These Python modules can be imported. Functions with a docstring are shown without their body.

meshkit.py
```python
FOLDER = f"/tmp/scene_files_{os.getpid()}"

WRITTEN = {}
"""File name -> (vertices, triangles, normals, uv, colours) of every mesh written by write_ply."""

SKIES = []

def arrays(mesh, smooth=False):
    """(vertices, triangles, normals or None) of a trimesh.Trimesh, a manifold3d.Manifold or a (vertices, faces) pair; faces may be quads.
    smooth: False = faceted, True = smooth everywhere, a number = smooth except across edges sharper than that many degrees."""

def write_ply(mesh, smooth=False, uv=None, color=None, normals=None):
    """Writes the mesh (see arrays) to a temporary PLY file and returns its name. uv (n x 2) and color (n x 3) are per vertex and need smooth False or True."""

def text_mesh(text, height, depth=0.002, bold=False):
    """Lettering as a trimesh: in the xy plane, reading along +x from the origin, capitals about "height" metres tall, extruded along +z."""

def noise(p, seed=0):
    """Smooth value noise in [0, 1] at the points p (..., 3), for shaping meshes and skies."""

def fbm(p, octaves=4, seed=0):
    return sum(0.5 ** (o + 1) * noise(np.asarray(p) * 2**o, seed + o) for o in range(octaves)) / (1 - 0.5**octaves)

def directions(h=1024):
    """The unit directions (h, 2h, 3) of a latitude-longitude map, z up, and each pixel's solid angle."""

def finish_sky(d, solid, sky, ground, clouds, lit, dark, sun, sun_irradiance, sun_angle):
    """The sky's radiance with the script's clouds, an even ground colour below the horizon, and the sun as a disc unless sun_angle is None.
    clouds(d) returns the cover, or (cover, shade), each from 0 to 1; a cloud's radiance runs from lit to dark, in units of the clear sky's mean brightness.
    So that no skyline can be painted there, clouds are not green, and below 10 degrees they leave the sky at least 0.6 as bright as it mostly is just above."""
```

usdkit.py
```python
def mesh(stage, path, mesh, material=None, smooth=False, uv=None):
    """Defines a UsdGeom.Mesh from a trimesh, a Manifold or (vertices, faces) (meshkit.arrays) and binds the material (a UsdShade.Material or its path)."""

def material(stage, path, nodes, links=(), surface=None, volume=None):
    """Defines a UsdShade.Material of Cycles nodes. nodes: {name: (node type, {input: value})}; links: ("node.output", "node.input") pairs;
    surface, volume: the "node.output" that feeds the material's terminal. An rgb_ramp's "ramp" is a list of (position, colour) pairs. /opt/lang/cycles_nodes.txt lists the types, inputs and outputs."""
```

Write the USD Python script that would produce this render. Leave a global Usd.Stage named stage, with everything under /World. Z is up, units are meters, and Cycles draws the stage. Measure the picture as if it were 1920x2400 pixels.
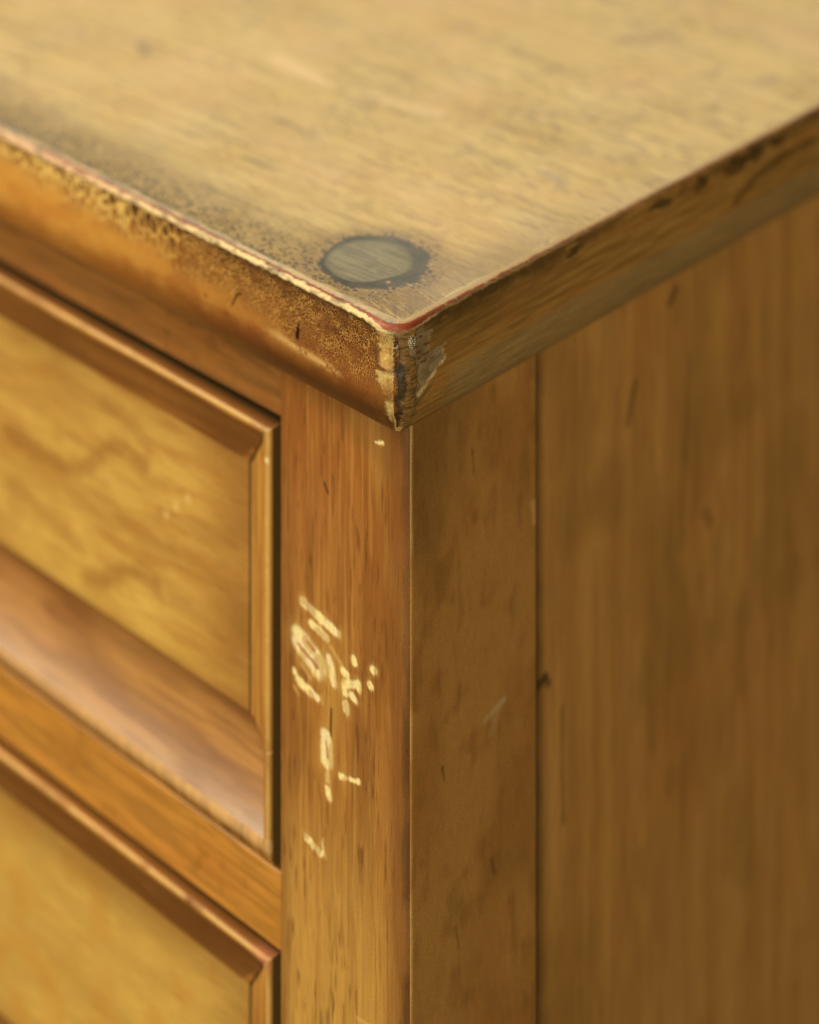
import math, numpy as np, usdkit
from meshkit import noise, fbm
from scipy.spatial import cKDTree
from pxr import Usd, UsdGeom, UsdLux, UsdShade, Gf, Sdf, Vt

stage = Usd.Stage.CreateInMemory()
UsdGeom.Xform.Define(stage, '/World')

# ---------------------------------------------------------------- camera
# all furniture sizes below are millimetres from the near top corner of the chest: x runs right, y back, z up
ZT = 550.0                                   # height of the chest top above the floor
FW = np.array([-0.69636257, 0.71769016, 0.0])
RT = np.array([0.71769016, 0.69636257, 0.0])
CAM = np.array([440.6, -450.3, 324.3 + ZT]) / 1000
cam = UsdGeom.Camera.Define(stage, '/World/camera')
M = Gf.Matrix4d(*RT.tolist(), 0, 0, 0, 1, 0, *(-FW).tolist(), 0, *CAM.tolist(), 1)
cam.AddTransformOp().Set(M)
cam.CreateHorizontalApertureAttr(36.0)
cam.CreateVerticalApertureAttr(45.0)
cam.CreateFocalLengthAttr(115.7)
cam.CreateVerticalApertureOffsetAttr(-67.5)  # a shifted lens: the uprights stay upright
cam.CreateFStopAttr(7.0)
cam.CreateFocusDistanceAttr(0.636)
cam.CreateClippingRangeAttr((0.02, 100.0))
cam.CreateExposureAttr(0.0)

# ---------------------------------------------------------------- lamps
C0 = np.array([-0.05, 0.03, ZT / 1000 - 0.05])


def lamp(name, direction, distance, w, h, strength, colour):
    d = np.array(direction, float); d /= np.linalg.norm(d)
    p = C0 + d * distance
    z = d; x = np.cross([0, 0, 1.0], z); x = x / max(np.linalg.norm(x), 1e-6) if np.linalg.norm(x) > 1e-3 else np.array([1.0, 0, 0])
    y = np.cross(z, x)
    l = UsdLux.RectLight.Define(stage, '/World/' + name)
    l.AddTransformOp().Set(Gf.Matrix4d(*x.tolist(), 0, *y.tolist(), 0, *z.tolist(), 0, *p.tolist(), 1))
    l.CreateWidthAttr(w); l.CreateHeightAttr(h); l.CreateIntensityAttr(strength)
    l.CreateColorAttr(Gf.Vec3f(*colour))


WARM = (1.0, 0.90, 0.66)
lamp('window_light', (-0.62, -0.58, 0.66), 1.9, 1.0, 1.4, 12.0, WARM)          # large soft window, front left
lamp('far_window_light', (-0.65, 0.66, 0.62), 3.2, 2.6, 1.5, 3.6, WARM)       # second window, behind the chest
lamp('added_fill_light', (0.60, -0.74, 0.20), 3.0, 1.5, 1.7, 9.6, (1.0, 0.90, 0.64))     # added soft fill from the right, stands for the dim room

# ---------------------------------------------------------------- materials


def lin(*c):
    c = np.array(c, float) / 255
    return np.where(c <= 0.04045, c / 12.92, ((c + 0.055) / 1.055) ** 2.4)


def wood(name, rough=0.42, grain=(1, 1, 1), amount=0.25, bump=0.0, coat=0.0, speck=0.0, spec=0.5):
    """Varnished wood: the stain, wear and some painted shade come from the mesh's own 'paint', the fine fibre and gloss from noise."""
    n = {
        'paint': ('attribute', {'attribute': 'paint'}),
        'wear': ('attribute', {'attribute': 'wear'}),
        'geo': ('geometry', {}),
        'map': ('mapping', {'scale': tuple(1000.0 / g for g in grain)}),
        'fib': ('noise_texture', {'scale': 1.0, 'detail': 3.0, 'roughness': 0.6}),
        'amp': ('map_range', {'from_min': 0.25, 'from_max': 0.75, 'to_min': 1.0 - amount, 'to_max': 1.0 + amount * 0.8}),
        'spk': ('noise_texture', {'scale': 3000.0, 'detail': 1.0, 'roughness': 0.7}),
        'spa': ('map_range', {'from_min': 0.2, 'from_max': 0.8, 'to_min': 1.0 - speck, 'to_max': 1.0 + speck}),
        'mul': ('math', {'math_type': 'multiply'}),
        'col': ('vector_math', {'math_type': 'scale'}),
        'rn': ('noise_texture', {'scale': 55.0, 'detail': 4.0, 'roughness': 0.6}),
        'rr': ('map_range', {'from_min': 0.3, 'from_max': 0.7, 'to_min': rough - 0.05, 'to_max': rough + 0.07}),
        'rw': ('math', {'math_type': 'multiply_add', 'value2': 0.35}),
        'p': ('principled_bsdf', {'specular_ior_level': spec, 'coat_weight': coat, 'coat_roughness': 0.22}),
    }
    l = [('geo.position', 'map.vector'), ('map.vector', 'fib.vector'), ('geo.position', 'spk.vector'), ('geo.position', 'rn.vector'),
         ('fib.fac', 'amp.value'), ('spk.fac', 'spa.value'), ('amp.result', 'mul.value1'), ('spa.result', 'mul.value2'),
         ('paint.color', 'col.vector1'), ('mul.value', 'col.scale'), ('col.vector', 'p.base_color'),
         ('rn.fac', 'rr.value'), ('wear.fac', 'rw.value1'), ('rr.result', 'rw.value3'), ('rw.value', 'p.roughness')]
    if bump:
        n['bmp'] = ('bump', {'strength': 0.6, 'distance': bump / 1000})
        l += [('fib.fac', 'bmp.height'), ('bmp.normal', 'p.normal')]
    return usdkit.material(stage, '/World/Looks/' + name, n, l, surface='p.BSDF')


M_TOP = wood('tabletop_veneer', 0.44, (6, 0.42, 5), 0.36, 0.05, speck=0.22)
M_FRONT = wood('front_edge_varnish', 0.40, (1.2, 1.2, 1.2), 0.12, 0.04, coat=0.15, speck=0.22)
M_SIDE = wood('side_edge_varnish', 0.46, (1, 9, 0.4), 0.20, 0.04, speck=0.22)
M_POST = wood('corner_post_wood', 0.46, (0.5, 0.5, 9), 0.15, 0.02, speck=0.22)
M_STILE = wood('side_stile_wood', 0.50, (1.2, 1.2, 4), 0.08, 0.02, speck=0.22)
M_SPANEL = wood('side_panel_wood', 0.48, (1.6, 1.6, 14), 0.12, 0.02, speck=0.18)
M_RAIL = wood('rail_wood', 0.46, (12, 0.8, 0.8), 0.16, 0.03, speck=0.15)
M_PANEL = wood('drawer_panel_wood', 0.46, (9, 0.7, 0.7), 0.16, 0.02, speck=0.15)
M_FRAME = wood('drawer_frame_wood', 0.46, (4, 1, 4), 0.08, 0.02, spec=0.3, speck=0.15)
M_COVE = wood('drawer_cove_wood', 0.40, (18, 1.2, 1.2), 0.16, 0.03, spec=0.62, speck=0.15)
M_DARK = usdkit.material(stage, '/World/Looks/dark_inside', {'p': ('principled_bsdf', {'base_color': (0.05, 0.028, 0.008), 'roughness': 0.8})}, [], surface='p.BSDF')

# ---------------------------------------------------------------- mesh helpers


TONE = np.array([0.94, 1.0, 1.0])           # overall tint of every paint colour, slightly towards olive


def put(path, v, f, paint, mat, wear=None, smooth=True, label=None):
    """One Mesh prim: v in millimetres, paint one linear colour per vertex."""
    v = np.asarray(v, float)
    m = usdkit.mesh(stage, path, ((v + [0, 0, ZT]) / 1000, f), mat, smooth=smooth)
    pv = UsdGeom.PrimvarsAPI(m)
    if paint is not None:
        paint = np.asarray(paint, float)
        paint = (paint + (paint @ [.3, .59, .11])[..., None] * .06 - paint * .06) * TONE
        paint = np.broadcast_to(np.clip(paint, 0.0005, 0.95), v.shape)
        pv.CreatePrimvar('paint', Sdf.ValueTypeNames.Color3fArray, 'vertex').Set(Vt.Vec3fArray.FromNumpy(np.ascontiguousarray(paint, np.float32)))
        w = np.zeros(len(v)) if wear is None else np.clip(wear, 0, 1)
        pv.CreatePrimvar('wear', Sdf.ValueTypeNames.FloatArray, 'vertex').Set(Vt.FloatArray.FromNumpy(w.astype(np.float32)))
    if label:
        m.GetPrim().SetCustomDataByKey('label', label)
    return m


def gridf(nu, nv):
    i = np.arange(nu * nv).reshape(nu, nv)
    a, b, c, d = i[:-1, :-1].ravel(), i[1:, :-1].ravel(), i[1:, 1:].ravel(), i[:-1, 1:].ravel()
    return np.stack([a, b, c, d], 1)


def tri(q):
    return np.vstack([q[:, [0, 1, 2]], q[:, [0, 2, 3]]])


def steps(start, stop, first, grow, most):
    """From start to stop with the first step given, growing."""
    out, s, x = [start], first, start
    sg = 1 if stop > start else -1
    while abs(stop - x) > s * 1.4:
        x += sg * s; out.append(x); s = min(s * grow, most)
    return np.array(out + [stop])


def S(a, b, x):
    t = np.clip((x - a) / (b - a), 0, 1)
    return t * t * (3 - 2 * t)


def mixc(c, d, m):
    return c + (np.asarray(d) - c) * np.asarray(m)[..., None]


def N(*co, s=1, o=3, seed=0):
    p = np.stack(np.broadcast_arrays(*[np.asarray(c, float) for c in co], *([0.37] * (3 - len(co)))), -1)
    return fbm(p + 531.7, o, seed)


def cells(p, size, seed, warp=0.0):
    """Cell pattern over the points p (n, k) in mm: distance to the nearest border in units of the cell size, and a random number per cell."""
    p = np.asarray(p, float) / size
    r = np.random.default_rng(seed)
    lo, hi = p.min(0) - 2, p.max(0) + 2
    g = np.stack(np.meshgrid(*[np.arange(math.floor(a), math.ceil(b)) for a, b in zip(lo, hi)], indexing='ij'), -1).reshape(-1, p.shape[1])
    pts = g + r.random(g.shape)
    d, i = cKDTree(pts).query(p, k=2, workers=-1)
    return (d[:, 1] - d[:, 0]) / 2, r.random(len(pts))[i[:, 0]]


def capsule(px, pz, x0, z0, x1, z1):
    ax, az = x1 - x0, z1 - z0
    t = np.clip(((px - x0) * ax + (pz - z0) * az) / max(ax * ax + az * az, 1e-9), 0, 1)
    return np.hypot(px - x0 - t * ax, pz - z0 - t * az)


def polyline(px, pz, pts):
    return np.min([capsule(px, pz, *a, *b) for a, b in zip(pts[:-1], pts[1:])], 0)


def box_mesh(x0, x1, y0, y1, z0, z1, r=0.0, n=3):
    """A box with rounded edges (hull of eight small spheres), or sharp when r is 0."""
    import trimesh, manifold3d as m3
    if r <= 0:
        b = trimesh.creation.box((x1 - x0, y1 - y0, z1 - z0)); b.apply_translation(((x0 + x1) / 2, (y0 + y1) / 2, (z0 + z1) / 2)); return b.vertices, b.faces
    sp = m3.Manifold.sphere(r, 16)
    h = m3.Manifold.batch_hull([sp.translate((x, y, z)) for x in (x0 + r, x1 - r) for y in (y0 + r, y1 - r) for z in (z0 + r, z1 - r)])
    mm = h.to_mesh(); return mm.vert_properties[:, :3], mm.tri_verts


def xform(path):
    return UsdGeom.Xform.Define(stage, path)


# ---------------------------------------------------------------- the chest
CH = '/World/chest_of_drawers'
ch = xform(CH).GetPrim()
ch.SetCustomDataByKey('label', 'worn honey-brown wooden chest of drawers with a grey ring stain on its top corner')
ch.SetCustomDataByKey('category', 'chest of drawers')

WID, DEP = 900.0, 450.0
SP = 10.0           # the post and rail face, behind the front edge of the top
XS = -6.4           # the side face, in from the right edge of the top
R = 6.0             # rounding of the top's corner in plan
TH = 28.5

# ---- tabletop: edge profile (inset from the outer plane, z)
pr = [(3.0, 0.0), (2.4, -0.01), (1.9, -0.03)]
for a in np.linspace(0, 90, 9)[0:]:
    pr.append((1.5 - 1.5 * math.sin(math.radians(a)), -1.5 + 1.5 * math.cos(math.radians(a))))
for z in np.arange(-1.7, -14.6, -0.19):
    pr.append((0.0, z))
for a in np.linspace(0, 80, 64)[1:]:
    a = math.radians(a)
    pr.append((6.4 * (1 - math.cos(a)), -14.6 - 13.9 * math.sin(a)))
pr = np.array(pr)
pr[-1, 1] = -TH + 0.2
pr = np.vstack([pr, [6.6, -TH], [9.0, -TH]])
dpr = np.concatenate([[0], np.cumsum(np.hypot(*np.diff(pr, axis=0).T))])     # length down the profile
D_ARR = 2.6                                                       # arris middle is near here
inset, zz = pr[:, 0], pr[:, 1]


def sweep(side):
    """side 0: front band, from the corner's middle to the left; 1: side band, from the corner's middle to the back. Returns grid (n, m, 3), L (n) along the edge, negative inside the corner arc."""
    arc = np.radians(np.linspace(45, 0, 32))
    L = np.concatenate([-np.degrees(arc) / 45 * (R * math.pi / 4), steps(0, WID - R if side == 0 else DEP - R, 0.17, 1.0045, 12)[1:]])
    g = np.zeros((len(L), len(pr), 3))
    for k, l in enumerate(L):
        for_i = inset
        if l <= 0:
            ph = -l / (R * math.pi / 4) * math.pi / 4        # 0 at the straight, 45 deg at the mitre
            rad = np.maximum(R - for_i, 0.02); cc = np.maximum(R, for_i + 0.02)
            a, b = rad * math.sin(ph), rad * math.cos(ph)
            along, out = -cc + a, cc - b                      # along: coordinate along the edge relative to the corner (negative = in), out: inset
            g[k, :, 0], g[k, :, 1] = along, out
        else:
            g[k, :, 0], g[k, :, 1] = -R - l, for_i
        g[k, :, 2] = zz
    if side == 1:
        g = np.stack([-g[..., 1], -g[..., 0], g[..., 2]], -1)
    return g, L


RED = lin(150, 58, 22); CREAM = lin(226, 190, 130); PINK = lin(214, 160, 122); GREYPINK = lin(150, 122, 84)


def edge_front():
    g, L = sweep(0)
    n, m, _ = g.shape
    Lg = np.repeat(L[:, None], m, 1); d = np.repeat(dpr[None], n, 0)
    x = -R - Lg; z = g[..., 2]
    p3 = np.stack([x, z, g[..., 1] * 0.5], -1)
    n1 = N(x / 9, d / 5, s=1, o=4, seed=1); n2 = N(x / 2.2, d / 1.6, o=3, seed=2); n3 = N(x / 35, d / 9, o=3, seed=3)
    fine = N(x / 0.5, d / 0.5, o=2, seed=4)
    # varnish: orange, browner towards the corner and down the curve
    orange = mixc(np.broadcast_to(lin(202, 138, 48), g.shape), lin(190, 122, 40), S(0.35, 0.7, n1))
    red_br = lin(138, 76, 26)
    near = S(135, 15, Lg + 14 * (n3 - 0.5))
    c = mixc(orange, red_br, near * (0.7 + 0.3 * S(0.3, 0.7, n1)))
    c = mixc(c, lin(150, 78, 20), S(18, 25, d + 4 * (n1 - 0.5)) * 0.55)
    c = mixc(c, lin(76, 43, 13), S(18, 26, d + 3 * (n1 - .5)) * near * 0.85)
    # alligatored dark layer, deepest near the corner, thinning to a strip under the arris on the left
    reach = np.interp(Lg, [-5, 20, 50, 75, 110, 170, 900], [19, 18.5, 16.5, 14, 11, 8.0, 6.0]) + 4.5 * (n1 - 0.5) + 2.2 * (n2 - 0.5)
    dark = S(1.2, -1.2, (d - reach) / (2.4 + 2.0 * S(40, 100, Lg))) * np.interp(Lg, [0, 60, 110, 200], [1, 1, 1, .85])
    top = S(reach - 1.5, 3.0, d) 
    q = np.stack([x + 1.2 * (N(x / 2, d / 2, o=2, seed=9) - 0.5), d * 0.9 + 1.2 * (N(x / 2, d / 2, o=2, seed=10) - 0.5)], -1).reshape(-1, 2)
    b1, r1 = cells(q + .3 * np.stack([N(x / .7, d / .7, o=2, seed=12), N(x / .7, d / .7, o=2, seed=13)], -1).reshape(-1, 2), 0.80, 5); b2, r2 = cells(q * [1, 0.75], 2.7, 6)
    w = S(45, 95, Lg.ravel())
    pick = N(x / 6, d / 6, o=2, seed=11).ravel() * .5 + .25 < w
    bord = np.where(pick, b2, b1).reshape(n, m); rnd = np.where(pick, r2, r1).reshape(n, m)
    lo = np.interp(Lg, [0, 50, 110, 200], [0.05, 0.055, 0.11, 0.13])
    crack = S(lo + 0.05, lo - 0.02, bord + 0.12 * (n2 - 0.5))
    cell_dark = mixc(np.broadcast_to(lin(116, 66, 25), g.shape), lin(78, 44, 17), S(0.3, 0.9, rnd * 0.6 + top * 0.5))
    c = mixc(c, cell_dark, dark * (0.66 + 0.28 * top))
    pale = mixc(np.broadcast_to(lin(196, 142, 62), g.shape), lin(232, 186, 98), S(60, 120, Lg))
    c = mixc(c, pale, crack * dark * np.clip(0.55 * S(.25, .6, N(x / 4, d / 3, o=3, seed=14)) + 0.5 * S(30, 100, Lg) + 0.15, 0, 1) * S(2.8, 4.2, d))
    # burnt line right under the arris
    c = mixc(c, lin(60, 34, 14), S(6.0, 3.6, d + 2.0 * (n2 - 0.5)) * np.interp(Lg, [-5, 0, 40, 130, 200], [0, 0.7, 0.7, 0.35, 0.25]))
    # pale rubbed streak where the curve begins
    st = np.exp(-((d - 19.2 - 2.6 * S(20, 45, Lg) * 0 - (30 - Lg) * 0.06 - 1.2 * (n1 - 0.5)) / 1.1) ** 2) * S(12, 18, Lg) * S(44, 32, Lg) * S(0.32, 0.6, n2 + 0.3 * fine)
    c = mixc(c, lin(214, 166, 96), st * 0.8)
    # the hair-like mark, the dark fleck, small dents
    h = polyline(x, z, [(-56.0, -10.6), (-57.2, -11.0), (-58.3, -12.6), (-59.4, -14.6)])
    c = mixc(c, lin(70, 36, 14), S(0.42, 0.15, h) * 0.9)
    h = np.minimum(polyline(x, z, [(-34.7, -10.4), (-35.0, -12.2)]) + 0.15, polyline(x, z, [(-34.9, -12.0), (-35.2, -14.0)]) - 0.15)
    c = mixc(c, lin(38, 22, 8), S(0.55, 0.25, h + 0.3 * (fine - 0.5)))
    c = mixc(c, lin(110, 58, 18), S(1.3, 0.2, np.hypot(x + 61.6, z + 17.5) + 0.8 * (n2 - .5)) * 0.6)
    sp = cells(np.stack([x, d], -1).reshape(-1, 2), 3.2, 17)
    c = mixc(c, lin(80, 42, 14), (S(0.42, 0.5, sp[0]) * (sp[1] > 0.55)).reshape(n, m) * S(26, 16, d) * 0.55)
    # arris: cream - red - cream
    wob = 0.45 * (N(x / 5, d * 0, o=3, seed=21) - 0.5) + 0.7 * (N(x / 1.1, d / 1.1, o=3, seed=25) - 0.5)
    wid = np.interp(Lg, [-5, 0, 6, 40, 90, 130, 200], [1.05, 0.85, 0.36, 0.32, 0.4, 0.55, 0.9])
    cen = np.interp(Lg, [-5, 0, 6, 60, 200], [2.9, 2.7, 2.0, 1.9, 1.9])
    far = S(70, 125, Lg + 20 * (n3 - .5))
    cre = S(1.25, 0.7, np.abs(d - cen - 0.75 + wob) / (wid + 0.62))
    creamc = mixc(np.broadcast_to(CREAM, g.shape), PINK, far * 0.8)
    c = mixc(c, creamc, cre * np.clip(2.6 * N(x / 3.0, d / 0.9, o=3, seed=22) - .45, 0, 1) * np.interp(Lg, [-5, -2, 0, 3], [0.6, .8, 0.9, 0.95]))
    rd = S(1.2, 0.75, np.abs(d - cen + wob) / wid) * S(0.26, 0.42, N(x / 8, d / 3, o=3, seed=23) + 0.10 * (Lg < 60) - 0.12 * far)
    c = mixc(c, mixc(np.broadcast_to(RED, g.shape), lin(156, 78, 40), S(0.4, 0.7, n2) * 0.6 + 0.4 * far), rd * 0.95)
    c = mixc(c, lin(196, 156, 96), S(cen - wid * .9, cen - wid * 1.5, d + wob) * (.3 + .6 * S(.35, .6, N(x / 5, d / 3, o=3, seed=24))))
    wear = cre * 0.8
    # worn corner: a cream patch down the front half of the rounding, ragged
    a = Lg + R * math.pi / 4                       # mm from the mitre line
    rag = 2.4 * (N(x / 1.3, z / 2.0, o=3, seed=31) - 0.5) + 1.4 * (fine - 0.5)
    wcol = np.interp(d, [3.6, 4.2, 10, 12.5, 13.3, 14.5, 18, 19.5, 22, 25, 28, 31], [4.4, 5.8, 5.8, 5.8, 3.0, 6.8, 5.6, 2.8, 3.4, 4.0, 2.4, 2.8])
    strong = np.interp(d, [4.2, 4.9, 10, 12.5, 13.4, 14.5, 17, 18.5, 20.5, 21.5, 23.5, 26, 28, 30.5, 31.5], [0, .3, 1, 1, .35, .85, .75, .3, .35, .8, .95, .6, .9, 1, 0.1])
    patch = S(wcol + 0.5, wcol - 0.9, a + rag) * strong * S(1.15, 1.5, a + 0.5 * (fine - .5) + 2 * S(28.5, 30, d))
    c = mixc(c, mixc(np.broadcast_to(lin(226, 190, 112), g.shape), lin(196, 148, 70), S(0.35, 0.65, n2)), np.clip(patch * (0.65 + 0.8 * (N(x / .6, z / 2.2, o=2, seed=33) - 0.3)), 0, 1))
    mott = S(9, 4.6, a + rag) * (1 - patch) * S(12, 15, d)
    c = mixc(c, lin(120, 80, 26), mott * 0.5 * S(0.35, 0.65, N(x / 2.0, z / .35, o=2, seed=34)))
    # mitre crack
    ck = S(1.25, 0.5, a + 2.6 * (N(d / 2.5, d * 0, o=3, seed=35) - 0.5)) * S(4.6, 6, d) * S(31, 29, d) * np.interp(d, [5, 7, 8, 11, 13, 30], [.6, .9, .35, .5, 1, 1])
    c = mixc(c, lin(44, 30, 10), ck * 0.9)
    wear = np.maximum(wear, patch)
    # relief
    v = g.copy()
    dep = 0.05 * crack * dark * S(3, 5, d) + 0.30 * patch + 0.55 * ck + 0.5 * S(.45, .75, N(d / 5, a / 5, o=3, seed=36)) * S(5, 1, a) * S(3, 5, d) + 0.25 * S(0.5, 0.8, n2) * cre * S(0.0, 3.0, d) + 0.05 * (n2 - 0.5)
    v[..., 1] += dep * S(0, 2.0, d)
    return v.reshape(-1, 3), tri(gridf(n, m))[:, ::-1], c.reshape(-1, 3), wear.ravel()


def edge_side():
    g, L = sweep(1)
    n, m, _ = g.shape
    Lg = np.repeat(L[:, None], m, 1); d = np.repeat(dpr[None], n, 0)
    y = R + Lg; z = g[..., 2]
    n1 = N(y / 12, d / 4, o=4, seed=41); n2 = N(y / 2.2, d / 1.5, o=3, seed=42)
    fine = N(y / 0.5, d / 0.5, o=2, seed=43); streak = N(y / 10, d / 0.75, o=3, seed=44)
    c = mixc(np.broadcast_to(lin(174, 122, 50), g.shape), lin(146, 98, 38), S(0.3, 0.7, streak))
    c = mixc(c, lin(168, 104, 36), S(0.45, 0.75, n1) * 0.5)
    nearc = S(75, 12, Lg)
    c = mixc(c, lin(108, 76, 29), nearc * S(19, 7, d + 7 * (n1 - .5)) * 0.65)
    # lower curve: greyer, duller
    c = mixc(c, lin(158, 128, 80), S(16.5, 20, d + 2.5 * (n1 - .5)) * S(8, 16, Lg) * 0.5)
    # burnt edge below the arris
    bl = S(7.5, 3.2, d + 3.5 * (n2 - .5)) * np.interp(Lg, [0, 3, 45, 80, 100, 160, 200], [0, 1, 0.9, 0.5, 0.6, 0.8, .5]) * S(0.22, 0.5, N(y / 6, d / 3, o=3, seed=45) + 0.25 * nearc)
    c = mixc(c, lin(62, 45, 18), bl * 0.75)
    for yy, zc, ry, rz in ((102, -2.7, 4.5, 1.5), (134, -3.4, 5, 2.2), (141, -3.0, 4, 2.6), (152, -2.4, 4, 1.4), (118, -3.2, 3, 2.0), (64, -3.0, 5, 1.0)):
        c = mixc(c, lin(34, 28, 12), S(1.25, 0.6, np.hypot((y - yy) / ry, (z - zc) / rz) + 2.4 * (n2 - .5)) * 0.6)
    k = S(1.6, .6, np.abs(polyline(y, z, [(133, -13), (143, -9.5), (156, -7.5), (170, -8)])) + 1.2 * (n2 - .5))
    c = mixc(c, lin(70, 48, 18), k * 0.6)
    for yy, za, zb in ((146, -3, -7), (150, -12, -16), (124, -4, -8)):
        c = mixc(c, lin(176, 130, 70), S(0.6, 0.2, capsule(y, z, yy, za, yy + .6, zb)) * 0.5)
    # worn arris: dashes of red between pale edges
    wob = 0.4 * (N(y / 5, d * 0, o=3, seed=51) - .5) + 0.7 * (N(y / 1.1, d / 1.1, o=3, seed=54) - .5)
    wid = np.interp(Lg, [-5, 0, 8, 25, 70, 200], [1.05, 0.85, 0.5, 0.36, 0.32, 0.36])
    cen = np.interp(Lg, [-5, 0, 8, 60], [2.9, 2.6, 2.1, 2.0])
    cre = S(1.25, .7, np.abs(d - cen + wob) / (wid + 0.55))
    c = mixc(c, mixc(np.broadcast_to(lin(210, 164, 104), g.shape), lin(176, 110, 66), S(20, 90, Lg)), cre * np.clip(0.1 + 1.3 * N(y / 2, d / .8, o=2, seed=52), 0, 1) * np.interp(Lg, [-5, 6, 30, 100, 200], [.85, .75, .6, .45, .4]))
    dash = S(0.34, 0.46, N(y / np.interp(Lg, [0, 60], [0.55, 0.9]), d / 4, o=2, seed=53) + np.interp(Lg, [-5, 2, 7, 60], [.5, .3, 0.04, 0.02]))
    rd = S(1.2, .7, np.abs(d - cen + wob) / wid) * dash * np.interp(Lg, [0, 40, 75, 120], [1, .9, .6, .45])
    c = mixc(c, mixc(np.broadcast_to(RED, g.shape), lin(120, 60, 38), S(20, 60, Lg)), rd)
    c = mixc(c, lin(186, 146, 86), S(cen - wid * .9, cen - wid * 1.6, d + wob) * .8)
    # worn corner, side half: brown with fine hatching, grey-pink rub, chalky dab
    a = Lg + R * math.pi / 4
    rag = 2.0 * (N(y / 1.5, z / 2, o=3, seed=61) - .5) + 1.2 * (fine - .5)
    col = S(6.4, 4.6, a + rag) * S(3.6, 4.4, d) * S(31.5, 30.5, d) * (.6 + .4 * S(.3, .6, n2))
    hat = S(0.4, 0.62, N(y / 1.6, z / .28, o=2, seed=62))
    c = mixc(c, mixc(np.broadcast_to(lin(92, 62, 22), g.shape), lin(144, 100, 42), hat), col * 0.85)
    rub = S(1.15, .75, np.hypot((a - 6.4) / 3.4, (d - 8.2) / 4.6) + 1.1 * (n2 - .5)) 
    # the rub runs down to a pointed tongue
    tong = S(0.0, 0.9, np.minimum.reduce([(a - 4.6), (d - 10.5) + 0 * a, (20.6 - d) - 0.62 * np.maximum(a - 6, 0), 15.5 - a]) + 2.6 * (n2 - .5) + 1.2 * (fine - .5))
    rub = np.maximum(rub * 0.85, tong)
    c = mixc(c, mixc(np.broadcast_to(GREYPINK, g.shape), lin(120, 96, 58), S(.3, .7, n2)), rub * 0.9)
    rim = S(0.9, .2, np.abs((20.3 - d) - 0.62 * np.maximum(a - 6, 0))) * S(4.8, 6, a) * S(16, 14, a)
    c = mixc(c, lin(206, 172, 116), rim * 0.75 * S(.3, .6, n2))
    c = mixc(c, lin(74, 76, 46), S(1.1, .3, np.abs((22.2 - d) - 0.62 * np.maximum(a - 6, 0))) * S(4.6, 6, a) * S(12, 9, a) * 0.6)
    for k, (aa, dd) in enumerate([(6, 6.5), (5.2, 10.0), (7.4, 11.2), (4.4, 8.4), (8.0, 9.0), (6.6, 12.8), (5.6, 11.6)]):
        c = mixc(c, lin(112, 46, 34), S(.5, .15, capsule(a, d, aa, dd, aa + 0.9 + .5 * (k % 3), dd + .15) + .3 * (fine - .5)) * 0.8)
    dab = S(1.1, .7, np.hypot((a - 3.6) / 1.5, (d - 6.6) / 1.7) + .5 * (n2 - .5))
    dots = cells(np.stack([a, d], -1).reshape(-1, 2), .55, 63)[0].reshape(n, m)
    c = mixc(c, lin(236, 226, 200), dab * S(.10, .25, dots))
    c = mixc(c, lin(120, 100, 70), dab * S(.12, .03, dots) * .6)
    ck = S(1.2, 0.45, a + 2.6 * (N(d / 2.5, d * 0, o=3, seed=35) - 0.5)) * S(7.2, 8.5, d) * S(31, 29, d)
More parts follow.
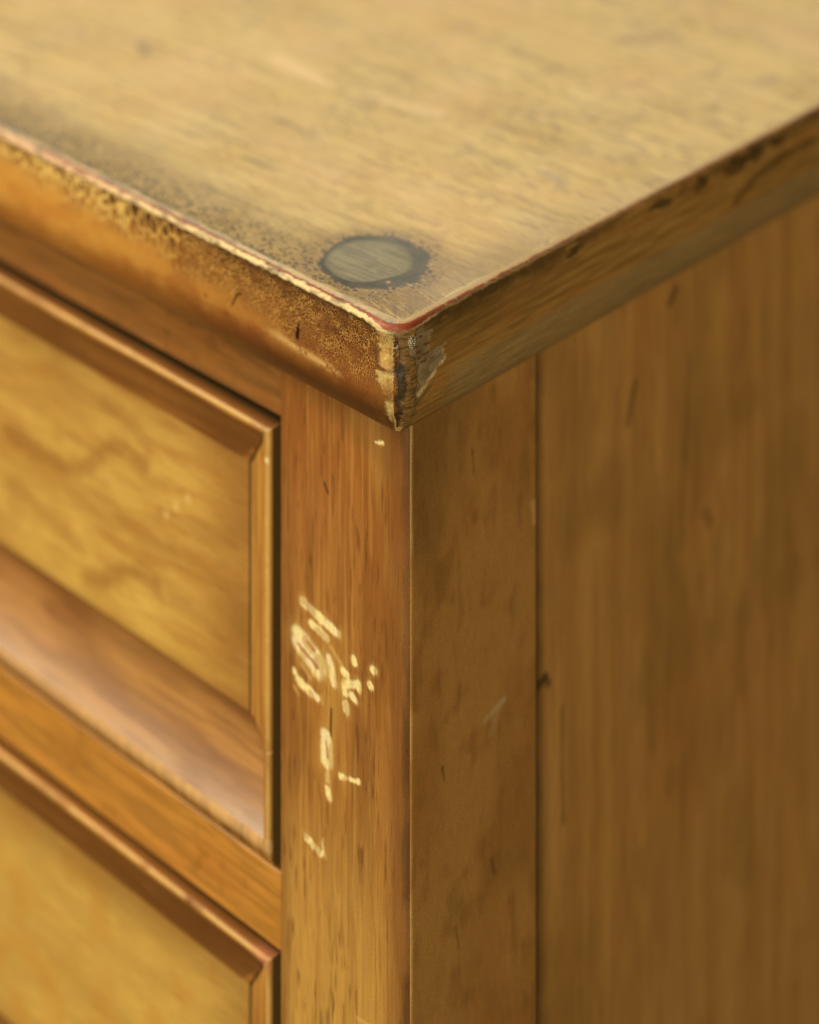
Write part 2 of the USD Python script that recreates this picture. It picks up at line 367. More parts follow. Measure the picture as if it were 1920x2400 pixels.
    blot = np.interp(d, [7, 8, 10, 11, 13, 16, 24, 30], [0, 0.8, .9, .3, 1.9, 2.2, 1.2, .6])
    c = mixc(c, lin(46, 32, 10), S(blot + .5, blot - .5, a + 1.6 * rag * .5) * S(7, 8, d) * S(31, 29, d) * 0.85)
    tip = S(2.4, 1.2, a + rag * .6) * S(28.2, 29.2, d) * S(31.4, 30.8, d)
    c = mixc(c, lin(210, 166, 92), tip * .85)
    v = g.copy()
    v[..., 0] -= (0.22 * rub + 0.5 * ck + 0.5 * S(.45, .75, N(d / 5, a / 5, o=3, seed=36)) * S(5, 1, a) * S(3, 5, d) + 0.05 * (n2 - .5) - 0.12 * dab * S(.1, .25, dots)) * S(0, 2, d)
    wear = np.maximum.reduce([rub * .8, cre * .6, col * .4])
    return v.reshape(-1, 3), tri(gridf(n, m)), c.reshape(-1, 3), wear.ravel()


def veneer():
    u = np.concatenate([np.linspace(3, R, 14), steps(R, 290, 0.27, 1.006, 1.0)[1:], [330, 400, 500, 650, WID]])
    w = np.concatenate([np.linspace(3, R, 14), steps(R, 300, 0.27, 1.006, 1.0)[1:], [340, 390, DEP]])
    U, W = np.meshgrid(u, w, indexing='ij')            # distance in from the right side, and from the front
    a, b = (R - U) / (R - 3), (R - W) / (R - 3)
    inn = (a > 0) & (b > 0)
    X = np.where(inn, R - (R - 3) * a * np.sqrt(np.clip(1 - b * b / 2, 0, 1)), U)
    Y = np.where(inn, R - (R - 3) * b * np.sqrt(np.clip(1 - a * a / 2, 0, 1)), W)
    x, y = -X, Y
    ca, sa = math.cos(math.radians(5)), math.sin(math.radians(5))
    bend = 2.5 * (N(x / 60, y / 40, o=2, seed=70) - .5)
    gu, gv = x * ca + y * sa, -x * sa + y * ca + bend
    n1 = N(x / 30, y / 20, o=4, seed=71); n2 = N(x / 2.4, y / 2.4, o=3, seed=72)
    s1 = N(gu / 26, gv / 1.9, o=3, seed=73); s2 = N(gu / 13, gv / 0.5, o=2, seed=74); s3 = N(gu / 16, gv / 1.3, o=2, seed=75)
    c = mixc(np.broadcast_to(lin(208, 169, 92), x.shape + (3,)), lin(193, 153, 78), S(.32, .68, s1))
    c = mixc(c, lin(164, 124, 64), S(.54, .76, s3) * .3)
    c = mixc(c, lin(112, 82, 42), S(.58, .74, s2) * S(.3, .55, N(gu / 22, gv / 9, o=2, seed=76)) * .62)
    c = mixc(c, lin(206, 158, 96), S(.5, .75, n1) * .4)
    # old dirt along the front edge, in a blotchy band
    e = y + 9 * (n1 - .5)
    dirt = S(30, 4, e) * np.interp(-x, [0, 20, 60, 110, 170, 900], [.35, .45, .75, .85, .9, .9])
    c = mixc(c, lin(118, 88, 46), dirt * .85)
    q = np.stack([x + 1.6 * (n2 - .5), y + 1.6 * (N(x / 2.4, y / 2.4, o=3, seed=77) - .5)], -1).reshape(-1, 2)
    b1, r1 = [k.reshape(x.shape) for k in cells(q * [0.8, 1.0], 1.35, 78)]
    spots = S(.06, .18, b1) * S(.22, .5, r1)
    zone = S(25, 4, y + 6 * (n2 - .5)) * np.interp(-x, [0, 12, 40, 110, 170, 900], [.5, .8, 1, 1, .9, .9])
    c = mixc(c, lin(62, 46, 22), spots * zone * .95)
    c = mixc(c, lin(200, 160, 88), S(.09, .02, b1) * zone * .7)
    c = mixc(c, lin(66, 52, 28), S(5.2, 2.8, y + 2 * (n2 - .5)) * S(28, 60, -x) * .65)
    c = mixc(c, lin(140, 104, 56), S(22, 6, -x + 8 * (n1 - .5)) * .55 * S(120, 40, y))
    c = mixc(c, lin(132, 94, 46), S(62, 18, np.hypot(x, y) + 14 * (n1 - .5)) * .5)
    # fine cross scratches close to the corner
    hs = N((x + y) / 1.0, (x - y) / 14, o=2, seed=79); hs2 = N((x - .2 * y) / 12, (y + .2 * x) / .5, o=2, seed=80)
    cz = S(34, 8, np.hypot(x, y))
    c = mixc(c, lin(214, 176, 100), S(.56, .68, hs2) * cz * .5)
    c = mixc(c, lin(112, 82, 40), S(.58, .7, hs) * cz * .5)
    # ring stain
    cx, cy = -29.4, 19.6
    rx, ry = x - cx, y - cy
    ang = np.arctan2(ry, rx)
    rr = np.hypot(rx, ry) * (1 + .16 * (N(np.cos(ang) * 2, np.sin(ang) * 2, o=4, seed=81) - .5)) + .25 * (n2 - .5)
    r2 = np.hypot(rx - 1.3, ry - 0.5) + 2.4 * (N(x / 1.1, y / 1.1, o=3, seed=85) - .5) + 1.6 * (N(x / 6, y / 6, o=2, seed=84) - .5)
    halo = S(23, 12.5, r2 + 4 * (n2 - .5))
    c = mixc(c, lin(128, 92, 46), halo * .75)
    sp2 = S(.08, .2, b1) * S(.15 + .5 * S(13, 21, r2), .6 + .3 * S(13, 21, r2), r1 + .1)
    c = mixc(c, lin(60, 42, 20), sp2 * S(20.5, 14, r2) * .95)
    c = mixc(c, lin(206, 168, 98), S(.08, .02, b1) * S(18, 13, r2) * .45)
    ring = S(14.4, 13.4, r2)                                           # dark outer stain
    c = mixc(c, mixc(np.broadcast_to(lin(30, 26, 15), c.shape), lin(58, 44, 25), S(.4, .7, n2)), ring * .95)
    disc = S(11.3, 10.8, rr + 1.5 * S(.6, 1.3, np.abs(ang + .35) * -1 + 1.3) )
    grey = mixc(np.broadcast_to(lin(132, 116, 82), c.shape), lin(104, 92, 62), S(.4, .66, s2 * .6 + .4 * n2))
    c = mixc(c, grey, disc * .97)
    c = mixc(c, lin(74, 76, 50), S(1.0, .2, np.abs(rr - 10.8)) * disc * .55)
    c = mixc(c, lin(190, 132, 92), S(1.0, .4, np.hypot(x + 18.4, y - 15.2) + 1.0 * (n2 - .5)) * S(.45, .55, n2) * .8)
    # pale rubs, the ochre dot, smudges
    for (x0, y0, x1, y1, r, k) in ((-138, 88, -113, 86, 3.2, .75), (-99, 90, -92, 90, 2.0, .55), (-90, 90.5, -77, 94, 3.0, .55)):
        h = capsule(x, y, x0, y0, x1, y1)
        c = mixc(c, lin(226, 184, 132), S(r, r * .2, h + 2 * (n2 - .5) + 1.6 * (s2 - .5)) * k)
    c = mixc(c, lin(190, 128, 26), S(2.2, 1.2, np.hypot(x + 99.5, (y - 120.1) * .8)) * .9)
    c = mixc(c, lin(140, 96, 44), S(5, 1, capsule(x, y, -71.4, 170.7, -66, 178)) * .6)
    c = mixc(c, lin(150, 124, 96), S(2.4, .6, capsule(x, y, -29.7, 87.6, -22.3, 86) + 1.5 * (n2 - .5)) * .7)
    c = mixc(c, lin(126, 92, 62), S(2.6, .6, capsule(x, y, -175, 67, -168, 63)) * .7)
    # pale line where the finish has gone at the arris, small dark pits along the side edge
    ed = np.minimum(X, Y)
    c = mixc(c, lin(214, 180, 116), S(4.2, 3.0, ed + 1.6 * (n2 - .5) + np.where(X < Y, 0.6 * S(15, 60, y), 0)) * .6 * S(.3, .6, N(x / 7, y / 7, o=3, seed=83)))
    pit = cells(np.stack([x, y], -1).reshape(-1, 2) * [1, .8], 1.6, 82)
    c = mixc(c, lin(74, 52, 30), (S(.30, .42, pit[0]) * (pit[1] > .35)).reshape(x.shape) * S(7, 3.5, X) * S(12, 40, y) * .8)
    zz_ = -0.035 * spots * np.maximum(zone, halo) - .06 * disc + .02 * (n2 - .5) - .03 * S(.6, .78, s2)
    zz_ = zz_ * S(3.0, 4.5, np.minimum(X, Y))
    wear = np.maximum(disc * .1, zone * .35)
    v = np.stack([x, y, zz_], -1)
    return v.reshape(-1, 3), tri(gridf(*x.shape))[:, ::-1], c.reshape(-1, 3), wear.ravel()


TT = CH + '/tabletop'
xform(TT)
put(TT + '/top_veneer', *(lambda a: (a[0], a[1], a[2], M_TOP, a[3]))(veneer()))
put(TT + '/front_edge_band', *(lambda a: (a[0], a[1], a[2], M_FRONT, a[3]))(edge_front()), label='front edge band with crackled varnish and red worn arris')
put(TT + '/side_edge_band', *(lambda a: (a[0], a[1], a[2], M_SIDE, a[3]))(edge_side()), label='darker side edge band with burnt upper edge')
bv, bf = box_mesh(-WID, -7.5, 7.5, DEP, -TH + 0.3, -3)
put(TT + '/core_board', bv, bf, lin(120, 78, 30), M_RAIL, smooth=False)

# ---- corner post (front face is the painted one)


def vgrid(us, vs):
    return np.meshgrid(us, vs, indexing='ij')


SCR = [(-43.4, -88.0, -31.5, -90.4, 1.04), (-40.4, -92.1, -34.7, -93.4, 0.81), (-44.7, -98.2, -38.2, -101.6, 2.75), (-34.2, -98.0, -32.5, -103.5, 1.04), (-45.3, -108.5, -38.5, -109.9, 0.92), (-46.8, -106.7, -45.7, -108.0, 0.46), (-25.4, -94.4, -25.1, -95.1, 0.69), (-18.5, -93.9, -18.0, -93.8, 0.81), (-29.2, -99.1, -27.9, -99.3, 0.81), (-28.6, -102.0, -23.7, -100.0, 0.92), (-24.0, -100.1, -23.4, -100.9, 0.81), (-28.9, -102.8, -28.3, -104.2, 0.69), (-26.1, -103.7, -24.9, -104.3, 0.92), (-28.1, -107.2, -28.1, -108.2, 1.04), (-20.0, -98.3, -19.2, -98.6, 0.69), (-35.4, -118.4, -34.8, -124.1, 1.73), (-34.8, -124.8, -34.7, -129.0, 0.46), (-34.4, -131.1, -34.1, -133.2, 0.69), (-30.1, -125.8, -23.7, -124.0, 0.40), (-42.4, -147.0, -37.3, -148.6, 0.81), (-36.6, -144.6, -36.6, -148.2, 0.4), (-17.7, -37.4, -15.2, -36.6, 0.26)]
FAINT = [(-46.8, -111.0, -45.3, -112.4, 0.5), (-37.1, -108.7, -36.4, -110.5, 0.5), (-33.5, -95, -30, -97.5, .7), (-44, -104, -41, -106, .8), (-36, -146.5, -35.4, -148.5, .5), (-20, -184, -17, -184.6, .7), (-24, -183, -18, -182.5, .5)]
SLIT = [(-45.6, -99.4, -38.6, -102.2, 0.62), (-42.2, -97.4, -39.6, -98.6, 0.5), (-35.4, -119.5, -34.8, -123.3, 0.52)]
DARKS = [(-33.4, -110.5, -33.6, -117.3, 0.30), (-35.9, -54.7, -34.5, -56.7, 0.28)]


def post():
    X0, X1, Y0, Y1, ZB = -52.1, -6.65, SP, SP + 22, -ZT
    r = 2.0
    xs = np.concatenate([[X0], np.arange(X0 + .01, X1 - r, .3)])
    prof = [(X0, Y1), (X0, Y0 + .5), (X0 + .15, Y0 + .15)] + [(x, Y0) for x in xs[2:]] + [(X1 - r + r * math.sin(a), Y0 + r - r * math.cos(a)) for a in np.linspace(0, math.pi / 2, 8)] + [(X1, Y1)]
    prof = np.array(prof)
    zs = np.concatenate([np.arange(-26, -196, -.3), np.linspace(-200, ZB, 12)])
    I, Z = vgrid(np.arange(len(prof)), zs)
    x, y, z = prof[I, 0], prof[I, 1], Z
    n1 = N(x / 9, z / 40, o=4, seed=91); n2 = N(x / 2, z / 3, o=3, seed=92)
    bend = 1.2 * (N(x / 20, z / 50, o=2, seed=93) - .5)
    s1 = N((x + bend) / .7, z / 14, o=3, seed=94); s2 = N((x + bend) / .55, z / 6, o=2, seed=95); s3 = N((x + bend) / 3.5, z / 45, o=3, seed=98)
    c = mixc(np.broadcast_to(lin(166, 106, 38), x.shape + (3,)), lin(140, 86, 29), S(.33, .66, s3))
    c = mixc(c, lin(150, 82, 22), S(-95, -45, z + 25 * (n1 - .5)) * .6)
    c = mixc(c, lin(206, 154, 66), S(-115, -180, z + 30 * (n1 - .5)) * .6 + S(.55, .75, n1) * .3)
    c = mixc(c, lin(140, 80, 22), S(.5, .7, s1) * .35)
    c = mixc(c, lin(96, 54, 16), S(.60, .78, s2) * S(.35, .6, N(x / 8, z / 18, o=2, seed=96)) * .6)
    c = mixc(c, lin(214, 156, 66), S(.58, .75, N((x + bend) / .7, z / 22, o=2, seed=97)) * .22)
    # redder, darker strip along the seam
    c = mixc(c, lin(128, 76, 27), S(-19, -8.5, x + 4 * (n1 - .5)) * .8)
    c = mixc(c, lin(56, 36, 12), S(-9.6, -7.6, x + 2.5 * (N(x / 2, z / 9, o=3, seed=99) - .5)) * S(.32, .6, N(x / 5, z / 16, o=2, seed=100)) * .45)
    c = mixc(c, lin(120, 66, 20), S(-47.5, -51, x + 2 * (n1 - .5)) * .5)
    # contact shade under the top, put into the colour
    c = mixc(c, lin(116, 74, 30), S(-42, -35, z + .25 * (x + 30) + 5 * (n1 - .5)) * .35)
    wear = np.zeros(x.shape)
    for (a, b, d, e, k) in FAINT:
        c = mixc(c, lin(214, 164, 84), S(k * 1.5, k * .4, capsule(x, z, a, b, d, e) + .8 * (n2 - .5)) * .55)
    for (a, b, d, e, k) in SCR:
        h = capsule(x, z, a, b, d, e) + 1.1 * (n2 - .5) + .7 * (s2 - .5)
        k = k * 1.18
        c = mixc(c, lin(204, 152, 72), S(k * 2.3, k * 1.0, h + 1.6 * (n2 - .5)) * .22)
        mk = S(k * 1.28, k * .78, h) * (1 - .55 * S(.48, .62, N(x / 2.6, z / 3.4, o=3, seed=101)))
        c = mixc(c, mixc(np.broadcast_to(lin(238, 210, 138), c.shape), lin(232, 202, 150), S(.4, .7, n2)), mk); wear = np.maximum(wear, mk)
    for (a, b, d, e, k) in SLIT:
        c = mixc(c, lin(170, 98, 66), S(k * 1.3, k * .4, capsule(x, z, a, b, d, e) + .8 * (n2 - .5)) * .95)
    for (a, b, d, e, k) in DARKS:
        c = mixc(c, lin(64, 32, 10), S(k * 1.8, k * .6, capsule(x, z, a, b, d, e) + .2 * (n2 - .5)) * .85)
    v = np.stack([x, y + .10 * wear + .03 * (n2 - .5) + .03 * S(.6, .78, s2), z], -1)
    return v.reshape(-1, 3), tri(gridf(*x.shape))[:, ::-1], c.reshape(-1, 3), wear.ravel()


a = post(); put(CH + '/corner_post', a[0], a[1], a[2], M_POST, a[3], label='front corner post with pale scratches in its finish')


def stile():
    Y0, Y1, ZB, r = SP + 1.0, 57.3, -ZT, .6
    ys = np.arange(Y0 + r, Y1 - r, .4)
    prof = [(XS - 18, Y0 + .25), (XS - r, Y0 + .02)] + [(XS - r + r * math.sin(t), Y0 + r - r * math.cos(t)) for t in np.linspace(.2, math.pi / 2, 5)] + [(XS, q) for q in ys[1:]] + [(XS - r + r * math.cos(t), Y1 - r + r * math.sin(t)) for t in np.linspace(0, math.pi / 2, 6)] + [(XS - 18, Y1)]
    prof = np.array(prof)
    zs = np.concatenate([np.arange(-26, -200, -.45), np.linspace(-204, ZB, 12)])
    I, z = vgrid(np.arange(len(prof)), zs)
    x, y = prof[I, 0], prof[I, 1]
    n1 = N(y / 14, z / 26, o=4, seed=111); n2 = N(y / 2.4, z / 2.4, o=3, seed=112); s1 = N(y / 2.5, z / 16, o=3, seed=113)
    n4 = N(y / 5, z / 7, o=4, seed=114)
    c = mixc(np.broadcast_to(lin(178, 120, 50), x.shape + (3,)), lin(162, 106, 41), S(.35, .65, n1))
    c = mixc(c, lin(178, 112, 42), S(.5, .75, n4) * .5)
    c = mixc(c, lin(116, 78, 30), S(.5, .72, n4 * .6 + s1 * .4) * .4)
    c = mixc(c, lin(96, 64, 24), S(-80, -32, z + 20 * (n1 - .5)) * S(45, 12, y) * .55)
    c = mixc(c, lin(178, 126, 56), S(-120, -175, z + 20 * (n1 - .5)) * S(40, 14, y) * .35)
    for (a_, b_, d_, e_, k, col, t) in ((37.6, -114.1, 44.7, -112.1, 1.1, (196, 160, 110), .5), (40, -118, 43, -113, 1.6, (190, 150, 96), .3), (22, -118.3, 22.7, -121.8, .5, (84, 52, 18), .6), (33, -44, 33.5, -50, .5, (80, 54, 22), .5), (55.8, -67, 56.6, -72, 1.0, (214, 150, 84), .7), (40, -150, 41, -154, .6, (96, 60, 20), .5), (27, -160, 28, -166, .6, (96, 60, 20), .4)):
        c = mixc(c, lin(*col), S(k * 1.3, k * .3, capsule(y, z, a_, b_, d_, e_) + .8 * (n2 - .5)) * t)
    c = mixc(c, lin(196, 150, 84), S(.9, .2, y - Y0 + 1.6 * (N(z / 8, y * 0, o=3, seed=115) - .45)) * .42 * S(.35, .6, N(z / 14, y * 0 + 3, o=2, seed=117)))       # rubbed front arris along the seam
    c = mixc(c, lin(186, 132, 72), S(1.2, .2, Y1 - y + 1.6 * (N(z / 10, y * 0, o=3, seed=116) - .4)) * .5)
    v = np.stack([x - .02 * n2, y, z], -1)
    return v.reshape(-1, 3), tri(gridf(*x.shape))[:, ::-1], c.reshape(-1, 3), None


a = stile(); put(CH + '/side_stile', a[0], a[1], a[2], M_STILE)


def side_panel():
    X = XS - 5.0
    ys = np.concatenate([[52], np.arange(52.5, 230, .8), np.linspace(235, DEP - 20, 12)])
    zs = np.concatenate([np.arange(-26, -260, -.9), [-300, -345]])
    y, z = vgrid(ys, zs)
    n1 = N(y / 24, z / 60, o=4, seed=121); s1 = N(y / .8, z / 22, o=3, seed=122); s2 = N(y / 4.5, z / 90, o=3, seed=123); n2 = N(y / 6, z / 6, o=3, seed=124)
    c = mixc(np.broadcast_to(lin(192, 132, 58), y.shape + (3,)), lin(178, 120, 50), S(.35, .65, s2))
    c = mixc(c, lin(140, 94, 38), S(.5, .72, s1) * .2)
    c = mixc(c, lin(150, 100, 40), S(.45, .7, N(y / 18, z / 30, o=4, seed=127)) * .5)
    c = mixc(c, lin(190, 132, 64), S(.5, .75, N(y / 9, z / 60, o=4, seed=125)) * .3)
    c = mixc(c, lin(184, 112, 44), S(.5, .75, n1) * .25)
    c = mixc(c, lin(84, 60, 24), S(.56, .74, N(y / 2.8, z / 16, o=3, seed=126)) * S(.4, .6, n1) * .2)
    c = mixc(c, lin(66, 46, 18), S(67, 60.5, y + 3 * (n1 - .5) + 2 * (n2 - .5)) * .75)          # painted shade with some grime along the stile
    for (a_, b_, d_, e_, k, t) in ((64, -119.5, 66.5, -118.6, 1.2, .8), (66.5, -118.6, 67.6, -121, 1.1, .7), (73, -130, 73.5, -160, 1.0, .35), (118, -40, 121, -37, 1.2, .7), (100, -66, 103, -56, 1.2, .5), (134, -104, 136, -108, 1.6, .4), (125, -86, 127, -58, 1.2, .25)):
        c = mixc(c, lin(72, 50, 20), S(k * 1.6, k * .3, capsule(y, z, a_, b_, d_, e_) + .8 * (n2 - .5)) * t)
    v = np.stack([X + 0 * y + .15 * (n1 - .5), y, z], -1)
    f = tri(gridf(*y.shape))[:, ::-1]
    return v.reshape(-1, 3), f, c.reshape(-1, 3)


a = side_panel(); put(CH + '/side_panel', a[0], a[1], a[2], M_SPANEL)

# ---- rails between and above the drawers


def rail(name, z1, z0, yf, seed, tone, label=None):
    x0, x1 = -WID + 50, -52.25
    r = .7
    xs = -np.concatenate([np.arange(52.25, 200, .8), np.linspace(210, WID - 50, 12)])[::-1]
    prof = [(yf + 18, z1), (yf + r, z1)] + [(yf + r - r * math.sin(t), z1 - r + r * math.cos(t)) for t in np.linspace(.3, math.pi / 2, 4)] + [(yf, q) for q in np.arange(z1 - r - .5, z0 + r + .3, -.5)] + [(yf + r - r * math.cos(t), z0 + r - r * math.sin(t)) for t in np.linspace(0, math.pi / 2, 5)] + [(yf + 18, z0)]
    prof = np.array(prof)
    X, I = vgrid(xs, np.arange(len(prof)))
    y, z = prof[I, 0], prof[I, 1]
    n1 = N(X / 30, z / 8, o=4, seed=seed); s1 = N(X / 18, z / 1.2, o=3, seed=seed + 1); n2 = N(X / 3, z / 3, o=3, seed=seed + 2)
    c = mixc(np.broadcast_to(tone, X.shape + (3,)), np.asarray(tone) * .72, S(.35, .65, s1))
    c = mixc(c, np.asarray(tone) * [.85, .72, .6], S(.45, .75, n1) * .6)
    c = mixc(c, np.asarray(tone) * .5, S(.60, .75, n2) * S(.4, .6, n1) * .5)
    put(CH + '/' + name, np.stack([X, y, z], -1).reshape(-1, 3), tri(gridf(*X.shape))[:, ::-1], c.reshape(-1, 3), M_RAIL, label=label)


PITCH = 136.2
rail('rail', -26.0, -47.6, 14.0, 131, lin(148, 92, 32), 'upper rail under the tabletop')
rail('rail_001', -163.4, -183.8, 12.4, 141, lin(196, 128, 38), 'rail between the two drawers')
rail('rail_002', -162.6 - PITCH, -345.0, 12.0, 151, lin(190, 122, 38))
for nm, b in (('gap_backing', (-WID + 20, -8.2, SP + 19, SP + 22, -345, -30)), ('left_side', (-WID + 8, -WID + 30, SP, DEP - 12, -ZT, -27.5)), ('back_board', (-WID + 30, -10, DEP - 24, DEP - 16, -345, -27.5)), ('bottom_board', (-WID + 30, -12, SP + 22, DEP - 24, -345, -335))):  # first box is an added sheet that keeps the drawer gaps dark
    bv, bf = box_mesh(*b)
    put(CH + '/' + nm, bv, bf, None, M_DARK, smooth=False)

# ---- drawers: a proud bead, a sloping frame strip, the panel, and a carved finger pull along the bottom


def drawer(path, dz, seed, figure):
    xform(path)
    xr, xl = -55.9, -WID + 56.0
    zt, zb = -49.0, -162.2
    OF, BI, BO = 0.3, 2.7, -0.8              # proud of the post, bead width, strip height at the bead
    xin, xp = xr - BI, -66.4              # bead inside, panel edge
    zin, zp, zc, zl = zt - BI, -62.5, -127.9, -155.4
    br = 1.2

    def nearby(p, w=.9, k=7):
        return np.linspace(p - w, p + w, k)
    xs = np.concatenate([[xr + .02, xr + .01, xr], xr - br * (1 - np.cos(np.linspace(0, math.pi / 2, 8)))[1:], np.arange(xr - br - .2, xin + .9, -.35), xin + np.array([.8, .55, .3, .12, .02, -.02, -.2, -.5]), np.arange(xin - .9, xp + .8, -.45), nearby(xp - .1, .7, 13)[::-1], np.arange(xp - 1.3, -200, -.75), np.linspace(-206, xl, 16)])
    xs = np.unique(np.round(xs, 3))[::-1]
    zs = np.concatenate([[zt + .02, zt + .01, zt], zt - br * (1 - np.cos(np.linspace(0, math.pi / 2, 8)))[1:], np.arange(zt - br - .2, zin + .9, -.3), zin + np.array([.8, .55, .3, .12, .02, -.02, -.2, -.5]), np.arange(zin - .9, zp + .8, -.45), nearby(zp - .1, .7, 13)[::-1], np.arange(zp - 1.3, zc + 1, -.6), np.arange(zc + .9, zc - 8, -.22), np.arange(zc - 8.3, zl + .3, -.4), np.arange(zl + .2, zl - 4.4, -.2), np.arange(zl - 4.5, zb + .2, -.25), [zb + .02, zb]])
    zs = np.unique(np.round(zs, 3))[::-1]
    X, Z = vgrid(xs, zs)
    # bead
    def hump(t):                          # t from the outer face inwards, 0..BI
        e = np.where(t < br, np.sqrt(np.clip(1 - (1 - t / br) ** 2, 0, 1)) * br - br, 0)
        s = BI - t
        e2 = np.where(s < .9, np.sqrt(np.clip(1 - (1 - s / .9) ** 2, 0, 1)) * .9 - .9, 0)
        return OF + e + e2
    tx, tz = xr - X, zt - Z
    t_out = np.minimum(tx, tz)
    in_bead = t_out <= BI
    a, b = (xin - X) / (xin - xp), (zin - Z) / (zin - zp)
    t = np.clip(np.minimum(a, b), 0, 1)
    FP = -2.8
    strip = FP + (BO - FP) * (1 - t) ** 1.15
    gro = np.abs(X - xp + .1) + 9 * (Z > zp)
    face = np.where(np.minimum(a, b) < 1, strip, FP) - .6 * S(.55, .15, gro)
    # finger pull: its right end is carved round
    u_end = np.clip((X - xp) / (xin - xp), 0, 1)
    zct = zc - 5.2 * u_end ** 1.6
    u = np.clip((zct - Z) / (zct - zl), 0, 1)
    cove = -10.5 + (OF - .5 + 10.5) * (.1 * u + .9 * u ** 2.3)
    inc = Z < zct
    s_b = np.clip(zl - Z, 0, None)
    bead_b = OF - .5 + .5 * np.clip(s_b / 1.4, 0, 1) ** .7 - np.where(s_b > 2.2, (s_b - 2.2) ** 1.5 * .22, 0)
    body = np.where(inc, np.where(Z < zl, bead_b, cove), face)
    O = np.where(in_bead, hump(np.clip(t_out, 0, BI)), body)
    O = np.where(in_bead & (Z < zl - 2.2), np.minimum(O, OF - (np.clip(zl - 2.2 - Z, 0, None)) ** 1.5 * .22), O)
    nick = S(.66, .8, N(X / 5, zt - Z + dz, X * .02, o=3, seed=seed + 20))
    O = O - np.where(in_bead & (t_out > 0), .45 * nick + .12 * N(X / 14, (Z + dz) / 14, o=2, seed=seed + 21), 0)
    O[1, :] = np.minimum(O[1, :], -1.2); O[:, 1] = np.minimum(O[:, 1], -4.6)
    O[0, :] = -16; O[:, 0] = -16; O[-1, :] = -16; O[:, -1] = -16
    kind = np.where(in_bead | (Z < zl), 0, np.where(inc, 2, np.where(np.minimum(a, b) >= 1, 1, 0)))
    V = np.stack([X, SP - O, Z + dz], -1)
    zw = Z + dz
    n1 = N(X / 40, zw / 16, o=4, seed=seed); n2 = N(X / 3, zw / 3, o=3, seed=seed + 1); s1 = N(X / 22, zw / 1.6, o=3, seed=seed + 2)
    # frame
    fr = mixc(np.broadcast_to(lin(170, 108, 38), X.shape + (3,)), lin(138, 82, 26), S(.35, .65, s1))
    fr = mixc(fr, lin(120, 66, 20), S(.5, .75, n1) * .5)
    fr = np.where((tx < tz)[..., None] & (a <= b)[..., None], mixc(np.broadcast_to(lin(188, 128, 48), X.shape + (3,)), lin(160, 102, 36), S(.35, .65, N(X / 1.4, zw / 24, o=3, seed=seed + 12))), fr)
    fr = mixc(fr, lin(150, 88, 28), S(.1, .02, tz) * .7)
    crest = S(.75, .2, np.abs(t_out - .75)) * in_bead
    fr = mixc(fr, lin(218, 168, 90), crest * .8 * S(.25, .55, N(X / 9, zw / 9, o=3, seed=seed + 14) + .1))
    fr = mixc(fr, lin(112, 66, 22), ((tz <= tx) & ~in_bead & (b < a) & (b < 1))[..., None][..., 0] * (.55 + .3 * S(.3, .7, n1)))  # top strip painted darker: edge toning and downward-facing shade
    mit = np.abs(a - b) * 8.0
    fr = mixc(fr, lin(40, 28, 10), S(.75, .3, mit + .4 * (n2 - .5)) * (~in_bead) * (np.minimum(a, b) < 1) * (np.minimum(a, b) > .15) * .9)
    fr = mixc(fr, lin(186, 160, 110), S(.5, .15, np.abs(tx - tz)) * in_bead * .5)
    fr = mixc(fr, lin(240, 214, 150), S(.75, .3, np.hypot(tx - 1.0, (Z + 57.2) * .7)) * (dz == 0) * .95)
    fr = mixc(fr, lin(200, 120, 84), S(7, 2, np.hypot(tx - 2, (tz - 1) * 2)) * in_bead * (dz != 0) * .4)
    fr = mixc(fr, lin(60, 40, 14), S(.75, .25, gro) * .8)
    fr = mixc(fr, lin(216, 172, 120), S(2.6, .8, np.abs(Z - zl + 1.2)) * (Z < zl + 2) * .45)
    fr = mixc(fr, lin(52, 34, 12), S(3.4, .8, np.hypot((X + 73), (Z - zl + 4.8) * 2) + 1.4 * (n2 - .5)) * (dz == 0) * .8)
    fr = mixc(fr, lin(88, 64, 27), S(.02, -.004, tx))  # raw side wall, darkened further for shade in the slot
    fr = mixc(fr, lin(52, 38, 15), S(-.002, -.008, tz))  # drawer top painted dark as the gap shade under the rail
    # panel: figured veneer
    wq = 9 * (N(X / 45, zw / 26, o=3, seed=seed + 4) - .5)
    band = N(X / 60, (zw + 2.2 * wq) / 5.2, o=3, seed=seed + 5)
    pn = mixc(np.broadcast_to(lin(200, 152, 64), X.shape + (3,)), lin(174, 122, 46), S(.40, .66, band) * (.65 if figure else .3))
    pn = mixc(pn, lin(164, 98, 26), S(.58, .72, N(X / 26, (zw + 2.6 * wq) / 2.6, o=3, seed=seed + 6)) * (.4 if figure else .1))
    pn = mixc(pn, lin(218, 170, 72), S(.5, .75, n1) * .5)
